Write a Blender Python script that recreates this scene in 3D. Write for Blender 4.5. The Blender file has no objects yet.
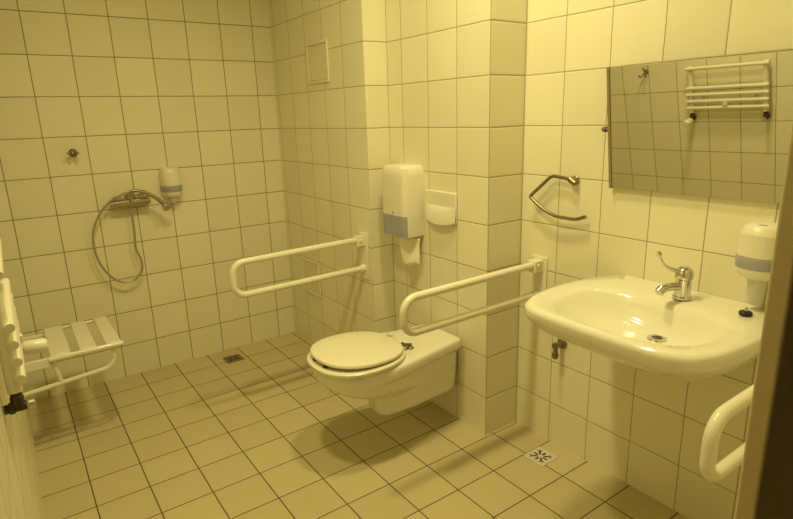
import bpy, bmesh, math, random
from mathutils import Vector, Matrix
C = bpy.context.scene.collection
PI = math.pi
random.seed(4)

# ------------------------------------------------------------------ room measures
XE, XC, YA, YC = 0.333, 0.1344, -1.0513, -1.7548     # stepped wall beside the toilet
XL, YN, ZC = -1.575, -3.123, 2.8
TW, TH, ZR = 0.1947, 0.2, -0.0114                    # wall tile pitch and row offset

# ------------------------------------------------------------------ materials
def nodes_of(name):
    m = bpy.data.materials.new(name); m.use_nodes = True
    nt = m.node_tree
    b = nt.nodes['Principled BSDF']
    return m, nt, b

def plain(name, col, rough=0.4, metal=0.0, spec=0.5, coat=0.0, noise=0.03, scale=12.0, trans=0.0, bump=0.0):
    m, nt, b = nodes_of(name)
    N = nt.nodes; L = nt.links
    tc = N.new('ShaderNodeTexCoord')
    nz = N.new('ShaderNodeTexNoise'); nz.inputs['Scale'].default_value = scale; nz.inputs['Detail'].default_value = 3
    L.new(tc.outputs['Object'], nz.inputs['Vector'])
    r = N.new('ShaderNodeValToRGB')
    r.color_ramp.elements[0].color = (*[c * (1 - noise) for c in col], 1)
    r.color_ramp.elements[1].color = (*[min(1, c * (1 + noise)) for c in col], 1)
    r.color_ramp.elements[0].position = 0.3; r.color_ramp.elements[1].position = 0.7
    L.new(nz.outputs['Fac'], r.inputs['Fac']); L.new(r.outputs['Color'], b.inputs['Base Color'])
    b.inputs['Roughness'].default_value = rough; b.inputs['Metallic'].default_value = metal
    b.inputs['Specular IOR Level'].default_value = spec
    b.inputs['Coat Weight'].default_value = coat; b.inputs['Coat Roughness'].default_value = 0.08
    b.inputs['Transmission Weight'].default_value = trans
    if bump:
        bp = N.new('ShaderNodeBump'); bp.inputs['Strength'].default_value = bump; bp.inputs['Distance'].default_value = 0.002
        L.new(nz.outputs['Fac'], bp.inputs['Height']); L.new(bp.outputs['Normal'], b.inputs['Normal'])
    return m

def tile_mat(name, ua, uo, up, va, vo, vp, col, grout, gw=0.0022, rough=0.28, vary=0.035, bump=0.5, spec=0.35):
    """square tiles laid out on axes ua, va (0 x, 1 y, 2 z) with offset and pitch"""
    m, nt, b = nodes_of(name)
    N = nt.nodes; L = nt.links
    tc = N.new('ShaderNodeTexCoord')
    wob = N.new('ShaderNodeTexNoise'); wob.inputs['Scale'].default_value = 6; wob.inputs['Detail'].default_value = 2
    L.new(tc.outputs['Object'], wob.inputs['Vector'])
    sp = N.new('ShaderNodeSeparateXYZ'); L.new(tc.outputs['Object'], sp.inputs[0])
    def mt(op, a, bb=None, c=None):
        n = N.new('ShaderNodeMath'); n.operation = op
        for i, x in enumerate((a, bb, c)):
            if x is None: continue
            if isinstance(x, (int, float)): n.inputs[i].default_value = x
            else: L.new(x, n.inputs[i])
        return n.outputs[0]
    wv = mt('MULTIPLY', mt('SUBTRACT', wob.outputs['Fac'], 0.5), 0.004)
    def axis(a, o, p):
        s = mt('ADD', mt('SUBTRACT', sp.outputs[a], o), wv)
        s = mt('DIVIDE', s, p)
        cell = mt('FLOOR', s)
        fr = mt('SUBTRACT', s, cell)
        d = mt('MULTIPLY', mt('MINIMUM', fr, mt('SUBTRACT', 1.0, fr)), p)   # metres to the joint
        return cell, d
    cu, du = axis(ua, uo, up); cv, dv = axis(va, vo, vp)
    d = mt('MINIMUM', du, dv)
    mr = N.new('ShaderNodeMapRange'); mr.interpolation_type = 'SMOOTHSTEP'
    mr.inputs['From Min'].default_value = gw * 0.45; mr.inputs['From Max'].default_value = gw * 1.5
    L.new(d, mr.inputs['Value'])
    cmb = N.new('ShaderNodeCombineXYZ'); L.new(cu, cmb.inputs[0]); L.new(cv, cmb.inputs[1])
    wn = N.new('ShaderNodeTexWhiteNoise'); L.new(cmb.outputs[0], wn.inputs['Vector'])
    nz = N.new('ShaderNodeTexNoise'); nz.inputs['Scale'].default_value = 9; nz.inputs['Detail'].default_value = 4
    L.new(tc.outputs['Object'], nz.inputs['Vector'])
    k = mt('ADD', mt('MULTIPLY', mt('SUBTRACT', wn.outputs['Value'], 0.5), vary * 2),
           mt('MULTIPLY', mt('SUBTRACT', nz.outputs['Fac'], 0.5), vary))
    k = mt('ADD', k, 1.0)
    tcol = N.new('ShaderNodeMix'); tcol.data_type = 'RGBA'; tcol.blend_type = 'MULTIPLY'; tcol.inputs[0].default_value = 1
    tcol.inputs[6].default_value = (*col, 1); L.new(k, tcol.inputs[7])
    mix = N.new('ShaderNodeMix'); mix.data_type = 'RGBA'
    L.new(mr.outputs[0], mix.inputs[0]); mix.inputs[6].default_value = (*grout, 1); L.new(tcol.outputs[2], mix.inputs[7])
    L.new(mix.outputs[2], b.inputs['Base Color'])
    rr = N.new('ShaderNodeMapRange'); L.new(mr.outputs[0], rr.inputs['Value'])
    rr.inputs['To Min'].default_value = 0.85; rr.inputs['To Max'].default_value = rough
    L.new(rr.outputs[0], b.inputs['Roughness'])
    b.inputs['Specular IOR Level'].default_value = spec
    edge = N.new('ShaderNodeMapRange'); edge.interpolation_type = 'SMOOTHSTEP'
    edge.inputs['From Min'].default_value = 0; edge.inputs['From Max'].default_value = gw * 3
    L.new(d, edge.inputs['Value'])
    bp = N.new('ShaderNodeBump'); bp.inputs['Strength'].default_value = bump; bp.inputs['Distance'].default_value = 0.002
    L.new(edge.outputs[0], bp.inputs['Height']); L.new(bp.outputs['Normal'], b.inputs['Normal'])
    return m

WALLC = (0.84, 0.80, 0.60); WGR = (0.27, 0.215, 0.085); WG2 = (0.40, 0.335, 0.165)
FLOORC = (0.58, 0.50, 0.285); FGR = (0.10, 0.07, 0.02)
M = {}
M['tile_b'] = tile_mat('tiles back wall', 0, -0.1161, TW, 2, ZR, TH, WALLC, WGR)
M['tile_a'] = tile_mat('tiles shower side', 1, YA, 0.2003, 2, ZR, TH, WALLC, WG2, gw=0.0016)
M['tile_n'] = tile_mat('tiles narrow face', 0, XC - 0.0004, TW, 2, ZR, TH, WALLC, WG2)
M['tile_c'] = tile_mat('tiles toilet side', 1, YA - 0.117, TW, 2, ZR, TH, WALLC, WG2, gw=0.0018)
M['tile_d'] = tile_mat('tiles narrow face by sink', 0, XC - 0.0005, 0.2, 2, ZR, TH, WALLC, WG2)
M['tile_e'] = tile_mat('tiles sink side', 1, YC - 0.1973, TW, 2, ZR, TH, WALLC, WG2, gw=0.0017)
M['tile_l'] = tile_mat('tiles left side', 1, -1.02, 0.19, 2, ZR, TH, WALLC, WGR, gw=0.0018)
M['tile_f'] = tile_mat('floor tiles', 0, -0.0244, 0.197, 1, -1.7665, 0.197, FLOORC, FGR, gw=0.0024, rough=0.38, vary=0.05)
M['plaster'] = plain('painted plaster', (0.86, 0.83, 0.66), 0.8, noise=0.04, bump=0.1)
M['corr'] = plain('corridor paint', (0.10, 0.075, 0.03), 0.7)
M['frame'] = plain('door frame paint', (0.57, 0.46, 0.25), 0.45, noise=0.05)
M['china'] = plain('white glazed china', (0.86, 0.83, 0.70), 0.12, coat=0.6, noise=0.008)
M['plastic'] = plain('white plastic', (0.83, 0.79, 0.64), 0.3, noise=0.012)
M['seat'] = plain('white seat plastic', (0.85, 0.80, 0.62), 0.22, noise=0.01)
M['tube'] = plain('white coated tube', (0.86, 0.82, 0.66), 0.25, noise=0.012, coat=0.3)
M['enamel'] = plain('white radiator enamel', (0.85, 0.81, 0.65), 0.3, noise=0.012, coat=0.2)
M['grey'] = plain('smoky grey plastic', (0.36, 0.355, 0.385), 0.25, noise=0.05)
M['clear'] = plain('milky neck plastic', (0.80, 0.78, 0.66), 0.25, noise=0.02, trans=0.25)
M['chrome'] = plain('chrome', (0.66, 0.63, 0.58), 0.10, metal=1.0, noise=0.02)
M['chrome_b'] = plain('darkened chrome', (0.42, 0.385, 0.31), 0.14, metal=1.0, noise=0.06)  # dark reflections of the surroundings are put into this chrome's colour
M['steel'] = plain('brushed steel', (0.66, 0.62, 0.55), 0.35, metal=0.9, noise=0.08, scale=60)
M['dull'] = plain('tarnished metal', (0.26, 0.22, 0.14), 0.35, metal=0.8, noise=0.1)
M['hose'] = plain('ribbed metal hose', (0.50, 0.45, 0.36), 0.3, metal=0.85, noise=0.1, scale=200)
M['grate'] = plain('pale steel grate', (0.74, 0.71, 0.62), 0.4, metal=0.25, noise=0.06, scale=40)
M['dark'] = plain('dark brass and rubber', (0.05, 0.035, 0.02), 0.45, noise=0.3)
M['black'] = plain('black rubber', (0.012, 0.010, 0.010), 0.5)  # rubber of the plug, also the painted shade of the drain slots
M['paper'] = plain('soft paper', (0.86, 0.82, 0.68), 0.9, noise=0.03, spec=0.1)
M['glass'] = plain('silvered mirror', (0.80, 0.80, 0.76), 0.015, metal=1.0, noise=0.004)
M['edge'] = plain('mirror edge', (0.30, 0.24, 0.10), 0.4)
M['panel'] = plain('panel plastic', (0.78, 0.72, 0.52), 0.4, noise=0.015)
M['pframe'] = plain('panel frame plastic', (0.84, 0.79, 0.60), 0.35, noise=0.015)

# ------------------------------------------------------------------ mesh helpers
def link(name, bm, mats, parent=None, smooth=True, bevel=0.0, seg=3, subsurf=0, angle=40, kind=None, label=None):
    bmesh.ops.recalc_face_normals(bm, faces=bm.faces[:])
    me = bpy.data.meshes.new(name); bm.to_mesh(me); bm.free()
    for m in (mats if isinstance(mats, (list, tuple)) else [mats]): me.materials.append(m)
    for p in me.polygons: p.use_smooth = smooth
    o = bpy.data.objects.new(name, me); C.objects.link(o)
    if bevel:
        b = o.modifiers.new('bevel', 'BEVEL'); b.width = bevel; b.segments = seg; b.limit_method = 'ANGLE'; b.angle_limit = math.radians(30)
        b.harden_normals = False
    if subsurf:
        s = o.modifiers.new('sub', 'SUBSURF'); s.levels = subsurf; s.render_levels = subsurf
    if smooth and not subsurf:
        me.set_sharp_from_angle(angle=math.radians(angle))
    if parent is not None: o.parent = parent
    if kind: o['kind'] = kind
    if label: o['label'] = label
    return o

def thing(name, label, cat, loc=(0, 0, 0), group=None):
    o = bpy.data.objects.new(name, None); C.objects.link(o)
    o.location = loc; o.empty_display_size = 0.1
    o['label'] = label; o['category'] = cat
    if group: o['group'] = group
    return o

def tag(o, label, cat, group=None):
    o['label'] = label; o['category'] = cat
    if group: o['group'] = group
    return o

def box(bm, x0, x1, y0, y1, z0, z1, mi=0):
    v = [bm.verts.new((x, y, z)) for x in (x0, x1) for y in (y0, y1) for z in (z0, z1)]
    F = {'-x': (0, 1, 3, 2), '+x': (4, 6, 7, 5), '-y': (0, 4, 5, 1), '+y': (2, 3, 7, 6), '-z': (0, 2, 6, 4), '+z': (1, 5, 7, 3)}
    out = {}
    for k, f in F.items():
        fc = bm.faces.new([v[i] for i in f]); fc.material_index = mi; out[k] = fc
    return out

def catmull(pts, n=8, closed=False):
    P = [Vector(p) for p in pts]; out = []
    m = len(P)
    for i in range(m if closed else m - 1):
        if closed: a, b, c, d = P[(i - 1) % m], P[i], P[(i + 1) % m], P[(i + 2) % m]
        else:
            a = P[i - 1] if i else P[0] * 2 - P[1]; b, c = P[i], P[i + 1]
            d = P[i + 2] if i + 2 < m else P[-1] * 2 - P[-2]
        for k in range(n):
            t = k / n
            out.append(0.5 * ((2 * b) + (-a + c) * t + (2 * a - 5 * b + 4 * c - d) * t * t + (-a + 3 * b - 3 * c + d) * t ** 3))
    if not closed: out.append(P[-1])
    return out

def fillet(pts, r, n=8):
    """polyline with rounded corners"""
    P = [Vector(p) for p in pts]; out = [P[0]]
    for i in range(1, len(P) - 1):
        a, b, c = P[i - 1], P[i], P[i + 1]
        u = (a - b).normalized(); w = (c - b).normalized()
        ang = u.angle(w); t = min(r / math.tan(ang / 2), (a - b).length * .49, (c - b).length * .49)
        rr = t * math.tan(ang / 2)
        cen = b + (u + w).normalized() * (rr / math.sin(ang / 2))
        p0 = b + u * t; p1 = b + w * t
        v0 = p0 - cen; v1 = p1 - cen; tot = v0.angle(v1); ax = v0.cross(v1).normalized()
        for k in range(n + 1):
            out.append(cen + Matrix.Rotation(tot * k / n, 3, ax) @ v0)
    out.append(P[-1]); return out

def tube(bm, pts, r, seg=14, cap=True, radii=None):
    P = [Vector(p) for p in pts]
    rings = []; t0 = (P[1] - P[0]).normalized()
    up = Vector((0, 0, 1)) if abs(t0.z) < .9 else Vector((1, 0, 0))
    nrm = t0.cross(up).normalized()
    for i, p in enumerate(P):
        t = (P[min(i + 1, len(P) - 1)] - P[max(i - 1, 0)]).normalized()
        nrm = (nrm - t * nrm.dot(t)).normalized(); bn = t.cross(nrm)
        q = radii[i] if radii else r
        rings.append([bm.verts.new(p + (nrm * math.cos(2 * PI * k / seg) + bn * math.sin(2 * PI * k / seg)) * q) for k in range(seg)])
    for a, b in zip(rings, rings[1:]):
        for k in range(seg): bm.faces.new((a[k], a[(k + 1) % seg], b[(k + 1) % seg], b[k]))
    if cap: bm.faces.new(rings[0][::-1]); bm.faces.new(rings[-1])

def loft(bm, rings, cap0=True, cap1=True):
    V = [[bm.verts.new(p) for p in r] for r in rings]
    n = len(V[0])
    for a, b in zip(V, V[1:]):
        for k in range(n): bm.faces.new((a[k], a[(k + 1) % n], b[(k + 1) % n], b[k]))
    if cap0: bm.faces.new(V[0][::-1])
    if cap1: bm.faces.new(V[-1])
    return V

def lathe(bm, prof, cen, axis=(0, 0, 1), seg=28):
    """prof: (radius, height along axis)"""
    ax = Vector(axis).normalized(); cen = Vector(cen)
    e = Vector((0, 0, 1)) if abs(ax.z) < .9 else Vector((1, 0, 0))
    u = ax.cross(e).normalized(); w = ax.cross(u)
    rings = [[cen + ax * h + (u * math.cos(2 * PI * k / seg) + w * math.sin(2 * PI * k / seg)) * max(r, 1e-4) for k in range(seg)] for r, h in prof]
    loft(bm, rings)

def B(): return bmesh.new()
def simple(name, fn, mat, parent=None, **kw):
    bm = B(); fn(bm); return link(name, bm, mat, parent, **kw)

# ------------------------------------------------------------------ room shell
def slab(name, x0, x1, y0, y1, z0, z1, mats, faces):
    bm = B(); f = box(bm, x0, x1, y0, y1, z0, z1)
    for k, i in faces.items(): f[k].material_index = i
    return link(name, bm, mats, smooth=False, kind='structure')
slab('floor', XL - .15, XE + .15, -4.3, .15, -.12, 0, [M['tile_f']], {})
slab('ceiling', XL - .15, XE + .15, -4.3, .15, ZC, ZC + .1, [M['plaster']], {})
slab('wall_back', XL - .15, XE + .15, 0, .15, 0, ZC, [M['plaster'], M['tile_b']], {'-y': 1})
slab('wall_left', XL - .15, XL, -4.3, 0, 0, ZC, [M['plaster'], M['tile_l']], {'+x': 1})
slab('wall_right', XE, XE + .15, YN, 0, 0, ZC, [M['plaster'], M['tile_e']], {'-x': 1})
slab('wall_shower_side', 0, XE, YA, 0, 0, ZC, [M['plaster'], M['tile_a'], M['tile_n']], {'-x': 1, '-y': 2})
slab('wall_toilet_side', XC, XE, YC, YA, 0, ZC, [M['plaster'], M['tile_c'], M['tile_d']], {'-x': 1, '-y': 2})
# doorway the view is taken from: near wall, frame with head
JX = -0.75
slab('wall_front', JX + .2, XE + .15, YN - .10, YN, 0, ZC, [M['plaster'], M['tile_d'], M['corr']], {'+y': 1, '-y': 2})
slab('wall_front', XL, JX + .2, YN - .10, YN, 2.06, ZC, [M['plaster'], M['tile_d'], M['corr']], {'+y': 1, '-y': 2})
slab('wall_corridor', XL - .15, XE + .15, -4.4, -4.3, 0, ZC, [M['corr']], {})
bm = B(); box(bm, JX, JX + .199, YN - .0255, YN, 0.001, 2.05)
link('trim_1', bm, M['frame'], bevel=.004, kind='structure')
bm = B(); box(bm, XL + .001, JX + .199, YN - .0255, YN, 2.051, 2.12)
link('trim_2', bm, M['frame'], bevel=.004, kind='structure')

# ------------------------------------------------------------------ access panels in the shower-side wall
def access_panel(y0, y1, z0, z1, label):
    t = thing('access_panel', label, 'panel', (0, (y0 + y1) / 2, z0), 'access panels in the shower corner wall')
    loc = Vector(t.location)
    yc, h, w = 0, z1 - z0, (y1 - y0)
    bm = B(); e = .014
    for a, b, c, d in ((-w/2, w/2, 0, e), (-w/2, w/2, h - e, h), (-w/2, -w/2 + e, e, h - e), (w/2 - e, w/2, e, h - e)):
        box(bm, -.009, -.0005, a, b, c, d)
    link('frame', bm, M['pframe'], t, bevel=.002)
    bm = B(); box(bm, -.006, -.0005, -w/2 + e + .002, w/2 - e - .002, e + .002, h - e - .002)
    link('door', bm, M['panel'], t, bevel=.0015)
    return t
access_panel(-.712, -.474, 1.628, 1.838, 'square white plastic access panel high on the tiled wall above the folding rail')
access_panel(-.450, -.215, 0.366, 0.588, 'square white plastic access panel low on the tiled wall behind the folding rail')

# ------------------------------------------------------------------ fold-up grab rails
def grab_rail(x_wall, y, zt, zb, length, label, drop=0.0):
    t = thing('grab_rail', label, 'grab rail', (x_wall, y, zb), 'white folding grab rails')
    h = zt - zb; r = .0155
    bm = B()
    tube(bm, fillet([(-.045, 0, h), (-length, 0, h - drop), (-length - .004, 0, -drop), (-.03, 0, 0)], .056, 10), r, 16)
    link('rail', bm, M['tube'], t)
    bm = B(); box(bm, -.007, -.0005, -.045, .045, -.055, h + .035)
    link('wall_plate', bm, M['tube'], t, bevel=.004)
    bm = B()
    box(bm, -.052, -.006, -.024, .024, h - .030, h + .020)
    tube(bm, [(-.034, -.03, h), (-.034, .03, h)], .008, 12)
    link('hinge', bm, M['tube'], t, bevel=.002)
    bm = B(); lathe(bm, [(.0001, 0), (.022, 0), (.022, .006), (.018, .014), (.018, .028), (.0001, .028)], (-.006, 0, 0), (-1, 0, 0), 20)
    link('lower_socket', bm, M['tube'], t)
    return t
grab_rail(0, -.975, .826, .668, .705, 'white folding grab rail on the shower side of the toilet, nearest the shower', .008)
grab_rail(XE, -1.865, .812, .676, .725, 'white folding grab rail between toilet and washbasin', .004)
grab_rail(XE, -2.915, .804, .650, .680, 'white folding grab rail between washbasin and doorway, partly hidden by the door frame', 0)

# ------------------------------------------------------------------ toilet
YT = -1.495
toilet = thing('wall_hung_toilet', 'white wall-hung toilet with long projecting pan and closed lid', 'toilet', (XC, YT, 0))
def toilet_pan(bm):
    # stations: x from wall, deck half width, deck top, bowl half width, bowl floor z, foot half width, foot bottom z
    st = [(-.001, .124, .452, .090, .300, .085, .155), (-.06, .132, .452, .091, .296, .086, .152), (-.14, .146, .452, .096, .290, .088, .150),
          (-.24, .162, .452, .112, .286, .092, .147), (-.32, .176, .452, .135, .286, .092, .146), (-.38, .185, .452, .153, .287, .087, .146),
          (-.412, .188, .452, .161, .288, .075, .148), (-.436, .189, .452, .164, .289, .055, .155), (-.450, .190, .452, .166, .290, .034, .180),
          (-.460, .190, .452, .167, .291, .050, .262), (-.475, .190, .452, .168, .293, .075, .281), (-.51, .189, .452, .168, .300, .075, .288), (-.555, .183, .452, .164, .312, .070, .298),
          (-.605, .167, .451, .150, .330, .062, .318), (-.655, .135, .450, .120, .356, .05, .346), (-.690, .090, .449, .078, .388, .03, .380), (-.710, .04, .447, .034, .412, .012, .406)]
    rings = []
    for x, w, zt, wb, z1, wt, zb in st:
        lip = min(.055, (zt - zb) * .40)
        zl = zt - lip; d = z1 - zb
        half = [(0, zt), (w * .55, zt), (w * .93, zt), (w, zt - .010), (w, zt - lip * .7), (w * .9 + wb * .1, zl), (wb, zl - (zl - z1) * .18),
                (wb * .92 + wt * .08, (z1 + zl) / 2 - .01), (wb * .62 + wt * .38, z1), (wt, z1 - d * .18), (wt * .97, zb + d * .25), (wt * .75, zb + d * .02), (0, zb)]
        ring = [Vector((x, a, z)) for a, z in half] + [Vector((x, -a, z)) for a, z in half[-2:0:-1]]
        rings.append(ring)
    loft(bm, rings)
o = simple('pan', toilet_pan, M['china'], toilet, subsurf=2)
def oval(cx, hl, hw, n=56, back=None, z=0, pw=2.3):
    out = []
    for k in range(n):
        a = 2 * PI * k / n; c, s = math.cos(a), math.sin(a)
        x = cx - hl * math.copysign(abs(c) ** (2 / pw), c); y = hw * math.copysign(abs(s) ** (2 / pw), s)
        if back is not None: x = min(x, back)
        out.append(Vector((x, y, z)))
    return out
def seat_ring(bm):
    cx, hl, hw, bk = -.517, .203, .192, -.332
    prof = [(1, .4535), (1.012, .459), (1.008, .466), (.97, .472), (.80, .472), (.70, .468), (.66, .460), (.68, .4535)]
    rings = [[Vector((cx + (p.x - cx) * s, p.y * s, z)) for p in oval(cx, hl, hw, back=bk)] for s, z in prof]
    V = [[bm.verts.new(p) for p in r] for r in rings]; n = len(V[0]); m = len(V)
    for i in range(m):
        for k in range(n): bm.faces.new((V[i][k], V[i][(k + 1) % n], V[(i + 1) % m][(k + 1) % n], V[(i + 1) % m][k]))
simple('seat', seat_ring, M['seat'], toilet)
def lid(bm):
    cx, hl, hw, bk = -.513, .193, .184, -.328
    prof = [(.2, .0), (.90, .0), (.975, .0), (1.0, .004), (1.0, .009), (.985, .014), (.93, .017), (.6, .0185), (.2, .019)]
    rings = []
    for s, z in prof:
        r = []
        for p in oval(cx, hl, hw, back=bk):
            x = cx + (p.x - cx) * s
            r.append(Vector((x, p.y * s, .474 + z + max(0, (-.33 - x)) * .036)))
        rings.append(r)
    loft(bm, rings)
simple('lid', lid, M['seat'], toilet)
for sy in (-1, 1):
    bm = B()
    lathe(bm, [(.0001, 0), (.016, 0), (.016, .006), (.010, .010), (.010, .022), (.0001, .024)], (-.285, sy * .072, .451), (0, 0, 1), 16)
    tube(bm, [(-.318, sy * .072 - .014, .478), (-.318, sy * .072 + .014, .478)], .0085, 10)
    tube(bm, [(-.285, sy * .072, .470), (-.318, sy * .072, .478)], .0065, 10)
    link('hinge', bm, M['seat'] if sy > 0 else M['dull'], toilet, label='white capped hinge' if sy > 0 else 'dark metal hinge')
for sy in (-1, 1):
    bm = B(); lathe(bm, [(.0001, 0), (.010, 0), (.009, .012), (.0001, .0125)], (-.690, sy * .045, .4725), (0, 0, 1), 12)
    link('bumper', bm, M['dark'], toilet, label='dark rubber bumper under the lid')

# ------------------------------------------------------------------ flush plate
fp = thing('flush_plate', 'white flush plate with curved lower button on the wall above the toilet', 'flush plate', (XC, -1.455, .955))
bm = B(); box(bm, -.014, -.0005, -.108, .108, .012, .152)
link('plate', bm, M['plastic'], fp, bevel=.005)
def fbutton(bm):
    n = 14; rows = []
    for i in range(n + 1):
        y = -.108 + .216 * i / n; s = math.sin(PI * i / n)
        zl = .018 - .022 * s ** .6
        d = .016 + .016 * s ** .7
        rows.append([Vector((-.0142, y, .085)), Vector((-.016, y, .085)), Vector((-d, y, .06)), Vector((-d, y, zl + .006)), Vector((-d + .006, y, zl)), Vector((-.0142, y, zl))])
    loft(bm, rows)
simple('button', fbutton, M['plastic'], fp)

# ------------------------------------------------------------------ towel dispenser above the toilet
pd = thing('paper_dispenser', 'white wall dispenser with smoky grey window and paper hanging below', 'paper dispenser', (XC, -1.24, .87))
def pd_body(bm):
    W0, W1, D = -.085, .115, .118       # y extents, depth
    zs = [(.0, .82, .03), (.012, .98, .004), (.05, 1.0, 0), (.30, 1.0, 0), (.335, .97, .006), (.347, .88, .02)]
    rings = []
    for z, k, ins in zs:
        r = .030; a0, a1 = W0 + ins, W1 - ins; d = D * k
        pts = [(-.0005, a1)]
        for cy, sgn in ((a1 - r, 1), (a0 + r, -1)):
            for q in range(7):
                a = (PI / 2) * q / 6
                if sgn > 0: pts.append((-(d - r) - r * math.sin(a), cy + r * math.cos(a)))
                else: pts.append((-(d - r) - r * math.cos(a), cy - r * math.sin(a)))
        pts.append((-.0005, a0))
        rings.append([Vector((x, y, z)) for x, y in pts])
    loft(bm, rings)
simple('body', pd_body, M['plastic'], pd)
def pd_window(bm):
    # wraps the lower front of the cover
    W0, W1, D, r = -.086, .116, .1195, .031
    rings = []
    for z in (.012, .02, .10, .112):
        s = 0 if z in (.02, .10) else .0006
        pts = []
        cy = W1 - r
        for q in range(1, 7):
            a = (PI / 2) * q / 6
            pts.append((-(D - r) - (r - s) * math.sin(a), cy + (r - s) * math.cos(a)))
        for y in (.06, .02, -.01): pts.append((-(D - s), y))
        for q in range(0, 5):
            a = (PI / 2) * q / 6
            pts.append((-(D - r) - (r - s) * math.cos(a), W0 + r - (r - s) * math.sin(a)))
        inner = [(x + .004 if x < -.05 else x, y) for x, y in pts[::-1]]
        rings.append([Vector((x, y, z)) for x, y in pts + inner])
    loft(bm, rings)
simple('window', pd_window, M['grey'], pd, label='smoky grey window')
bm = B(); lathe(bm, [(.0001, 0), (.006, 0), (.006, .003), (.0001, .003)], (-.1175, .01, .125), (-1, 0, 0), 12)
link('lock', bm, M['grey'], pd)
def towel(bm):
    n, m = 10, 12; V = []
    for j in range(m + 1):
        row = []
        for i in range(n + 1):
            u = i / n; v = j / m
            q = (u - .5) * 2 * (1 - .10 * v)
            y = -1.282 - q * .042 + .004 * math.sin(v * 5)
            x = XC - .062 + q * .030 + .005 * math.sin(u * 8 + v * 2) * (.4 + v)
            z = .868 - .125 * v - (.014 * abs(math.sin(u * 9)) if j == m else 0)
            row.append(bm.verts.new((x, y, z)))
        V.append(row)
    for j in range(m):
        for i in range(n): bm.faces.new((V[j][i], V[j][i + 1], V[j + 1][i + 1], V[j + 1][i]))
o = simple('paper_towel', towel, M['paper'])
sm = o.modifiers.new('thick', 'SOLIDIFY'); sm.thickness = .002
tag(o, 'crumpled white paper sheet hanging out of the dispenser above the toilet', 'paper towel')

# ------------------------------------------------------------------ soap dispensers
def soap_dispenser(loc, rotz, label, w=.122, d=.10, h=.143, zb=.102):
    t = thing('soap_dispenser', label, 'soap dispenser', loc, 'white liquid soap dispensers')
    t.rotation_euler = (0, 0, rotz)
    def shell(bm, zs, k=1.0, back=.0005):
        rings = []
        for z, s in zs:
            hw, dd = w / 2 * s * k, d * (.35 + .65 * s) * k
            pts = [(-hw, -back)]
            for q in range(13):
                a = PI * q / 12
                pts.append((-hw * math.copysign(abs(math.cos(a)) ** .75, math.cos(a)), -dd * .35 - dd * .65 * math.sin(a) ** .8))
            pts.append((hw, -back))
            rings.append([Vector((x, y, z)) for x, y in pts])
        loft(bm, rings)
    # local frame: wall at y=0, front toward -y, z=0 the tip of the neck
    simple('cover', lambda bm: shell(bm, [(zb + .034, 1.0), (zb + .10, .99), (zb + h - .025, .95), (zb + h - .008, .86), (zb + h, .70)]), M['plastic'], t)
    simple('band', lambda bm: shell(bm, [(zb - .002, .985), (zb + .002, 1.0), (zb + .031, 1.01), (zb + .0335, .99)], 1.015), M['grey'], t, label='translucent grey sight band')
    simple('lower_cup', lambda bm: shell(bm, [(zb - .035, .70), (zb - .026, .88), (zb - .012, .97), (zb - .0025, .985)]), M['plastic'], t)
    simple('neck', lambda bm: lathe(bm, [(.0001, 0), (.016, 0), (.021, .005), (.022, .012), (.026, zb - .045), (.028, zb - .0355), (.0001, zb - .0355)], (0, -d * .45, 0), (0, 0, 1), 20), M['clear'], t)
    bm = B(); box(bm, -.010, .010, -d * .55 - .012, -d * .55 + .002, zb + h - .004, zb + h + .0012)
    link('lock', bm, M['grey'], t, bevel=.001)
    return t
soap_dispenser((XE, -2.722, .868), -PI / 2, 'white soap dispenser with grey band above the washbasin, beside the mirror', zb=.117, h=.125)
soap_dispenser((-.700, 0, .995), 0, 'white soap dispenser with grey band beside the shower mixer', w=.108, d=.09, h=.135, zb=.068)

# ------------------------------------------------------------------ washbasin
YS, ZS = -2.508, .848
sink = thing('washbasin', 'wide white washbasin hung on the tiled wall below the mirror', 'washbasin', (XE, YS, ZS))
def resample(P, n):
    L_ = [0]
    for a, b in zip(P, P[1:] + P[:1]): L_.append(L_[-1] + (b - a).length)
    T = L_[-1]; out = []; i = 0
    for k in range(n):
        s = T * k / n
        while L_[i + 1] < s: i += 1
        f = (s - L_[i]) / max(1e-9, L_[i + 1] - L_[i]); out.append(P[i].lerp(P[(i + 1) % len(P)], f))
    return out
NS = 96
half = [(0, .262), (-.10, .300), (-.20, .320), (-.30, .324), (-.40, .314), (-.47, .295), (-.515, .265), (-.540, .215), (-.549, .14), (-.553, .0)]
hc = catmull([(x - 0.0005, y, 0) for x, y in half], 6)
outer = hc + [Vector((p.x, -p.y, 0)) for p in hc[::-1][1:]]
outer = outer + [Vector((-.0005, y, 0)) for y in (-.17, -.09, 0, .09, .17)]
outer = resample(outer, NS)
def inner_pt(p, k):
    """matching point on the basin opening for rim point p"""
    c = Vector((-.312, 0, 0)); a = math.atan2(p.y - c.y, p.x - c.x)
    co, si = math.cos(a), math.sin(a); pw = 2.6
    hx = .150 if co > 0 else .195
    hy = .247
    rad = (abs(co / hx) ** pw + abs(si / hy) ** pw) ** (-1 / pw)
    return c + Vector((co, si, 0)) * rad
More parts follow.
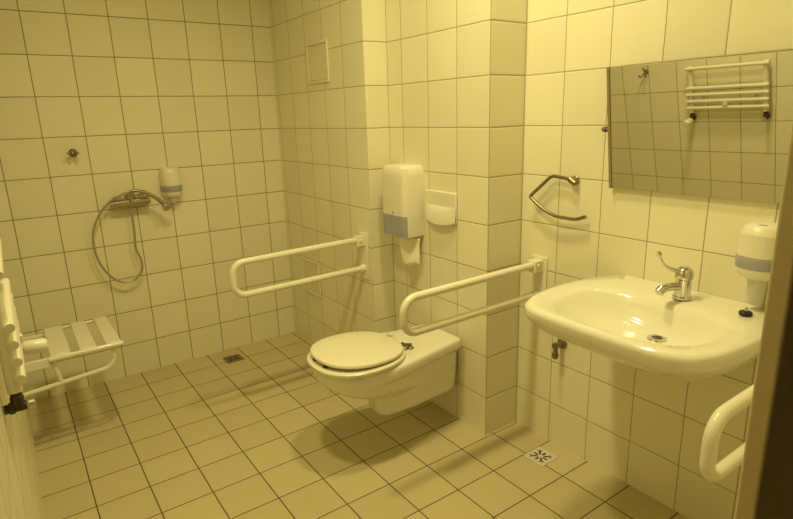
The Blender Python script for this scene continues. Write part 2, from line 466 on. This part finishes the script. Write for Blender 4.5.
def basin(bm):
    rings = []
    cen = Vector((-.25, 0, 0)); dr = Vector((-.236, -.030, 0))
    def sc(p, s, z): return Vector((p.x * s if p.x > -.01 else -.0005 + (p.x + .0005) * s, p.y * s, z))
    # underside upward
    for s, z in ((.30, -.190), (.45, -.185), (.62, -.160), (.78, -.125), (.90, -.088), (.965, -.062), (.990, -.042), (1.0, -.018), (.998, -.007), (.985, -.0005), (.970, .002)):
        rings.append([sc(p, s, z) for p in outer])
    for f, z in ((.35, .001), (.75, -.002), (.95, -.006)):
        rings.append([(sc(p, .970, 0)).lerp(inner_pt(p, 1), f) + Vector((0, 0, z)) for p in outer])
    I = [inner_pt(p, 1) for p in outer]
    for s, z in ((.97, -.016), (.90, -.036), (.78, -.062), (.60, -.083), (.40, -.095), (.20, -.100), (.09, -.102)):
        rings.append([dr + (p - dr) * s + Vector((0, 0, z)) for p in I])
    loft(bm, rings)
simple('basin', basin, M['china'], sink, angle=80)
bm = B()
lathe(bm, [(.0001, -.006), (.016, -.006), (.016, .001), (.027, .001), (.030, -.003), (.030, -.006)], (-.236, -.030, -.0985), (0, 0, 1), 24)
link('drain', bm, [M['chrome']], sink, label='chrome drain ring')
bm = B(); lathe(bm, [(.0001, 0), (.0155, 0), (.0155, .002), (.0001, .002)], (-.236, -.030, -.1005), (0, 0, 1), 20)
link('drain_hole', bm, M['dark'], sink)
bm = B()
lathe(bm, [(.0001, .02), (.024, .02), (.022, 0), (.026, -.004), (.026, -.03), (.016, -.036), (.0001, -.036)], (-.12, 0, -.195), (0, 0, 1), 20)
tube(bm, [(-.12, 0, -.205), (-.0005, 0, -.205)], .014, 14)
link('waste_trap', bm, M['plastic'], sink)

# mixer tap with long curved lever
tap = thing('basin_tap', 'chrome mixer tap with long curved lever on the washbasin', 'tap', (.236, -2.532, ZS + .0022))
bm = B(); lathe(bm, [(.0001, 0), (.029, 0), (.029, .006), (.025, .010), (.0235, .05), (.0235, .062), (.0001, .062)], (0, 0, 0), (0, 0, 1), 24)
link('body', bm, M['chrome'], tap)
bm = B(); tube(bm, catmull([(-.012, .002, .038), (-.04, .009, .044), (-.07, .016, .045), (-.094, .021, .041)], 6), .013, 14)
lathe(bm, [(.0001, 0), (.0145, 0), (.0145, .018), (.0001, .018)], (-.088, .020, .044), (-.75, .15, -.65), 16)
link('spout', bm, M['chrome'], tap)
bm = B(); lathe(bm, [(.0235, .0625), (.027, .066), (.0275, .080), (.024, .094), (.014, .103), (.0001, .105)], (0, 0, 0), (0, 0, 1), 24)
link('cap', bm, M['chrome'], tap)
bm = B()
pl = catmull([(-.016, .006, .090), (-.045, .019, .100), (-.070, .030, .116), (-.084, .038, .140), (-.088, .042, .160)], 6)
tube(bm, pl, .006, 12, radii=[.0085 - .004 * min(1, i / 12) + (.003 if i > len(pl) - 6 else 0) for i in range(len(pl))])
link('lever', bm, M['chrome'], tap)

# black plug on the rim
pg = thing('sink_plug', 'small black rubber plug lying on the washbasin rim below the soap dispenser', 'plug', (.222, -2.728, ZS + .0024))
bm = B(); lathe(bm, [(.0001, 0), (.016, 0), (.018, .003), (.018, .008), (.015, .011), (.0001, .011)], (0, 0, 0), (0, 0, 1), 22)
link('stopper', bm, M['black'], pg)
bm = B(); tube(bm, [(0.007 * math.cos(a), 0, .0155 + .007 * math.sin(a)) for a in [2 * PI * k / 12 for k in range(13)]], .002, 8)
link('ring', bm, M['steel'], pg)

# angle valve below the basin
av = thing('angle_valve', 'small tarnished metal angle valve on the tiles under the washbasin', 'valve', (XE, -2.005, .49))
bm = B(); lathe(bm, [(.0001, 0), (.024, 0), (.024, .003), (.012, .008), (.012, .055), (.0001, .055)], (-.0005, 0, 0), (-1, 0, 0), 18)
tube(bm, [(-.045, 0, .012), (-.045, 0, -.035)], .010, 12)
link('body', bm, M['dull'], av)
bm = B(); lathe(bm, [(.0001, 0), (.013, 0), (.014, .012), (.010, .024), (.0001, .026)], (-.045, 0, -.034), (0, 0, -1), 14)
link('knob', bm, M['dull'], av)

# ------------------------------------------------------------------ tilting mirror
ML, MW, tilt = .4135, .62, math.radians(8.36)
mir = thing('tilting_mirror', 'wide mirror tilted forward on the tiles above the washbasin', 'mirror', (XE - .018, -2.200 - MW / 2, 1.1715))
mir.rotation_euler = (0, -tilt, 0)
bm = B(); box(bm, -.0005, .006, -MW/2, MW/2, 0, ML)
f = [f for f in bm.faces if f.calc_center_median().x < -.0004][0]; f.material_index = 1
link('glass', bm, [M['edge'], M['glass']], mir, smooth=False)
for k in (-1, 1):
    bm = B(); lo, hi = sorted((k * (MW/2 + .0003), k * (MW/2 + .010))); box(bm, -.004, .0095, lo, hi, -.004, ML + .003)
    link('side_rail', bm, M['edge'], mir, smooth=False, label='thin dark edge rail')
bm = B()
tube(bm, [(.006, MW/2 + .010, .205), (.008, MW/2 + .040, .208)], .006, 12); lathe(bm, [(.0001, 0), (.010, 0), (.010, .012), (.0001, .012)], (.008, MW/2 + .022, .206), (0, 1, 0), 12)
link('tilt_knob', bm, M['dull'], mir)
for k in (-1, 1):
    bm = B(); box(bm, .006, .030, k * (MW/2 - .06) - .015, k * (MW/2 - .06) + .015, .195, .225)
    link('bracket', bm, M['dull'], mir, smooth=False)

# ------------------------------------------------------------------ bent towel ring by the mirror
tr = thing('towel_ring', 'bent open metal towel ring on the tiles beside the mirror', 'towel ring', (XE, -2.030, 1.182))
bm = B()
lathe(bm, [(.0001, 0), (.017, 0), (.018, .006), (.012, .012), (.010, .030), (.0001, .032)], (-.0005, 0, 0), (-1, 0, 0), 16)
tube(bm, [(-.024, .012, .006), (-.024, -.014, -.010)], .012, 12)
link('mount', bm, M['dull'], tr)
bm = B()
tube(bm, catmull([(-.026, .000, .004), (-.026, .060, .010), (-.026, .100, .008), (-.030, .150, -.035), (-.034, .194, -.076), (-.034, .185, -.090),
                  (-.034, .130, -.124), (-.032, .070, -.145), (-.03, .020, -.148), (-.028, -.028, -.147), (-.028, -.072, -.132)], 5), .007, 12)
link('ring', bm, M['dull'], tr)

# ------------------------------------------------------------------ shower mixer, hose and hand shower
sm = thing('shower_mixer', 'chrome shower mixer with looping metal hose on the back wall tiles', 'shower mixer', (-.93, 0, 1.025))
bm = B(); tube(bm, [(-.085, -.05, -.004), (.085, -.05, .004)], .029, 20)
tube(bm, [(-.105, -.05, -.005), (-.085, -.05, -.004)], .025, 18)
tube(bm, [(.085, -.05, .004), (.098, -.05, .005)], .024, 18)
tube(bm, [(0, -.05, 0), (0, -.05, -.032)], .012, 14)
link('body', bm, M['chrome_b'], sm)
for s in (-1, 1):
    bm = B(); lathe(bm, [(.0001, 0), (.038, 0), (.036, .008), (.022, .016), (.015, .034), (.0001, .036)], (s * .06, -.0005, s * .003), (0, -1, 0), 20)
    link('wall_flange', bm, M['chrome_b'], sm)
bm = B(); tube(bm, catmull([(.0, -.05, .030), (.0, -.060, .052), (.0, -.078, .040), (.0, -.088, .0)], 5), .009, 12)
lathe(bm, [(.0001, 0), (.030, 0), (.028, .024), (.014, .034), (.0001, .035)], (0, -.05, .020), (0, 0, 1), 18)
link('lever', bm, M['chrome_b'], sm)
hp = [(0, -.05, -.03), (-.004, -.055, -.09), (-.006, -.06, -.17), (-.036 + .025, -.06, -.26), (.006, -.06, -.325), (.004, -.06, -.385), (-.03, -.06, -.43),
      (-.075, -.06, -.445), (-.13, -.06, -.425), (-.175, -.06, -.372), (-.205, -.06, -.30), (-.216, -.06, -.21), (-.205, -.06, -.13), (-.17, -.065, -.055), (-.12, -.07, .005), (-.06, -.10, .045), (-.018, -.107, .062)]
bm = B(); tube(bm, catmull(hp, 7), .0062, 12)
link('hose', bm, M['hose'], sm, label='looping ribbed metal hose')
hs = thing('hand_shower', 'chrome hand shower resting on the shower mixer', 'hand shower', (-.93, -.108, 1.087))
bm = B(); pts = catmull([(-.012, 0, 0), (.03, -.003, .004), (.075, -.004, -.012), (.12, -.004, -.045), (.155, -.004, -.080)], 6)
tube(bm, pts, .01, 14, radii=[.008 + .004 * i / len(pts) for i in range(len(pts))])
link('handle', bm, M['chrome_b'], hs)
bm = B(); lathe(bm, [(.0001, -.012), (.016, -.010), (.026, .004), (.028, .014), (.026, .018), (.0001, .018)], (.165, -.006, -.092), (.35, -.75, -.5), 22)
link('head', bm, M['chrome'], hs)
wh = thing('shower_holder', 'small empty chrome shower holder alone on the back wall tiles', 'shower holder', (-1.162, 0, 1.306))
bm = B(); lathe(bm, [(.0001, 0), (.022, 0), (.021, .005), (.011, .012), (.011, .035), (.0001, .036)], (0, -.0005, 0), (0, -1, 0), 18)
link('mount', bm, M['dull'], wh)
bm = B()
arc = [(-.005 + .021 * math.cos(a), -.052 + .018 * math.sin(a), .001) for a in [math.radians(d) for d in range(-60, 241, 20)]]
tube(bm, arc, .008, 10)
link('clip', bm, M['chrome_b'], wh)

# ------------------------------------------------------------------ folding shower seat on the left wall
ss = thing('shower_bench', 'white slatted folding shower seat on the wall in the shower corner', 'shower bench', (XL, -.492, .48))
for i, (a, b) in enumerate(((.408, .345), (.308, .240), (.205, .125))):
    bm = B(); box(bm, b, a, -.205, .215, -.016, 0.0)
    link('slat', bm, M['plastic'], ss, bevel=.006)
bm = B(); tube(bm, [(.118, -.213, -.012), (.414, -.213, -.012)], .0115, 14)
link('front_rail', bm, M['tube'], ss)
bm = B(); tube(bm, [(.118, .216, -.016), (.406, .216, -.016)], .009, 12)
link('rear_rail', bm, M['tube'], ss)
bm = B(); box(bm, .0005, .124, -.195, -.165, -.042, -.016); box(bm, .0005, .124, .165, .195, -.042, -.016); box(bm, .0005, .012, -.215, .215, -.07, -.005)
link('wall_bracket', bm, M['plastic'], ss, bevel=.004)
bm = B(); box(bm, .02, .118, -.222, -.206, -.044, -.002)
link('hinge_arm', bm, M['plastic'], ss, bevel=.004)
bm = B(); tube(bm, fillet([(.372, -.195, -.016), (.372, -.195, -.118), (.0005, -.195, -.150)], .055, 8), .010, 14)
link('support_tube', bm, M['tube'], ss)
bm = B(); tube(bm, [(.130, -.195, -.016), (.150, -.195, -.137)], .009, 12)
link('strut', bm, M['tube'], ss)

# ------------------------------------------------------------------ ladder radiator on the left wall
rd = thing('ladder_radiator', 'white ladder radiator with thermostatic valve on the wall facing the mirror', 'radiator', (XL, -1.718, .855))
Y0, Y1 = -.235, .235
for s in (-1, 1):
    bm = B(); tube(bm, [(.030, s * .213, .005), (.030, s * .213, .295)], .0155, 14)
    link('upright', bm, M['enamel'], rd)
for z in (.283, .162, .121, .080, .038):
    bm = B(); tube(bm, [(.046, Y0, z), (.046, Y1, z)], .0105, 14)
    link('bar', bm, M['enamel'], rd)
for y in (-.15, .15):
    bm = B(); tube(bm, [(.0005, y, .10), (.036, y, .10)], .008, 10)
    link('wall_mount', bm, M['enamel'], rd)
bm = B(); box(bm, .036, .062, -.012, .012, .050, .070)
link('clamp', bm, M['enamel'], rd, bevel=.002)
for s in (-1, 1):
    bm = B()
    lathe(bm, [(.0001, 0), (.012, 0), (.012, .012), (.014, .014), (.014, .045), (.0001, .045)], (.030, s * .213, .006), (0, 0, -1), 14)
    tube(bm, [(.002, s * .213, -.034), (.046, s * .213, -.034)], .011, 12)
    lathe(bm, [(.0001, 0), (.015, 0), (.015, .010), (.0001, .010)], (.012, s * .213, -.034), (1, 0, 0), 8)
    v = link('valve', bm, M['dark'], rd, label='dark metal pipe valve')
    bm = B()
    if s > 0: lathe(bm, [(.0001, 0), (.015, 0), (.021, .008), (.022, .055), (.018, .063), (.0001, .065)], (.050, .213, -.040), (1, 0.05, -.10), 18)
    else: lathe(bm, [(.0001, 0), (.010, 0), (.010, .012), (.0001, .014)], (.050, -.213, -.034), (1, 0, 0), 14)
    link('thermostatic_head' if s > 0 else 'valve_cap', bm, M['enamel'] if s > 0 else M['steel'], v)
ch = thing('coat_hook', 'small metal coat hook on the wall facing the mirror', 'coat hook', (XL, -1.198, 1.135))
bm = B(); lathe(bm, [(.0001, 0), (.016, 0), (.015, .005), (.008, .010), (.007, .02), (.0001, .02)], (.0005, 0, 0), (1, 0, 0), 16)
link('mount', bm, M['dull'], ch)
bm = B()
for s in (-1, 1): tube(bm, catmull([(.015, 0, 0), (.03, s * .012, -.018), (.042, s * .022, -.026), (.05, s * .026, -.012)], 5), .0045, 10)
tube(bm, catmull([(.015, 0, 0), (.03, 0, .015), (.042, 0, .034)], 5), .0045, 10)
link('prong', bm, M['dull'], ch)

# ------------------------------------------------------------------ floor drains
def floor_drain(cx, cy, label, hs=.052, mat='grate'):
    t = thing('floor_drain', label, 'floor drain', (cx, cy, 0), 'square metal floor drains')
    bm = B(); box(bm, -hs, hs, -hs, hs, .0003, .003)
    link('plate', bm, M[mat], t, bevel=.001)
    bm = B()
    for k in range(8):
        a = 2 * PI * k / 8; c, s = math.cos(a), math.sin(a)
        r0, r1, w = .013, .034 if k % 2 == 0 else .037, .0042
        P = [(r0, -w), (r1, -w), (r1, w), (r0, w)]
        lo = [bm.verts.new((x * c - y * s, x * s + y * c, .0026)) for x, y in P]; hi = [bm.verts.new((x * c - y * s, x * s + y * c, .0033)) for x, y in P]
        bm.faces.new(hi); bm.faces.new(lo[::-1])
        for i in range(4): bm.faces.new((lo[i], lo[(i + 1) % 4], hi[(i + 1) % 4], hi[i]))
    for k in range(4):
        a0 = PI / 4 + k * PI / 2
        pts = [a0 + (q - 3) * .09 for q in range(7)]
        o_ = [(.044 * math.cos(a), .044 * math.sin(a)) for a in pts]; i_ = [(.039 * math.cos(a), .039 * math.sin(a)) for a in pts]
        vs = [bm.verts.new((x, y, .0033)) for x, y in o_ + i_[::-1]]
        bm.faces.new(vs)
    link('slots', bm, M['black'], t, smooth=False, label='dark radial drain slots')  # flat black shapes on the plate, painted in for the shade inside slots
    return t
floor_drain(.204, -2.018, 'bright square metal floor drain with radial slots near the washbasin')
floor_drain(-.500, -.168, 'dull square metal floor drain under the shower near the back wall', mat='dull')

# ------------------------------------------------------------------ lights
def area(name, loc, power, size, col, spread=180):
    l = bpy.data.lights.new(name, 'AREA'); l.shape = 'DISK'; l.size = size; l.energy = power; l.color = col; l.spread = math.radians(spread)
    o = bpy.data.objects.new(name, l); C.objects.link(o); o.location = loc
    return o
LC = (1.0, 0.855, 0.405)
area('ceiling_lamp', (-.28, -1.98, 2.77), 10.8, .16, LC, 145)
area('ceiling_lamp', (-1.0, -1.92, 2.77), 14.8, .16, LC, 155)
w = bpy.data.worlds.new('corridor'); bpy.context.scene.world = w; w.use_nodes = True
w.node_tree.nodes['Background'].inputs[0].default_value = (1, .8, .45, 1); w.node_tree.nodes['Background'].inputs[1].default_value = .02

# ------------------------------------------------------------------ camera
cam = bpy.data.cameras.new('camera'); co = bpy.data.objects.new('camera', cam); C.objects.link(co)
F = 552.33; yaw, pit, rol = 0.6117, 0.2557, -0.0306
fw = Vector((math.sin(yaw) * math.cos(pit), math.cos(yaw) * math.cos(pit), -math.sin(pit)))
rt = Vector((math.cos(yaw), -math.sin(yaw), 0)); up = rt.cross(fw)
r2 = rt * math.cos(rol) + up * math.sin(rol); u2 = -rt * math.sin(rol) + up * math.cos(rol)
Mx = Matrix((r2, u2, -fw)).transposed().to_4x4(); Mx.translation = Vector((-1.4857, -3.3876, 1.4482))
co.matrix_world = Mx
cam.sensor_width = 36; cam.lens = F / 793 * 36; cam.clip_start = .02
S = bpy.context.scene; S.camera = co
S.view_settings.view_transform = 'Standard'; S.view_settings.look = 'None'; S.view_settings.exposure = 0
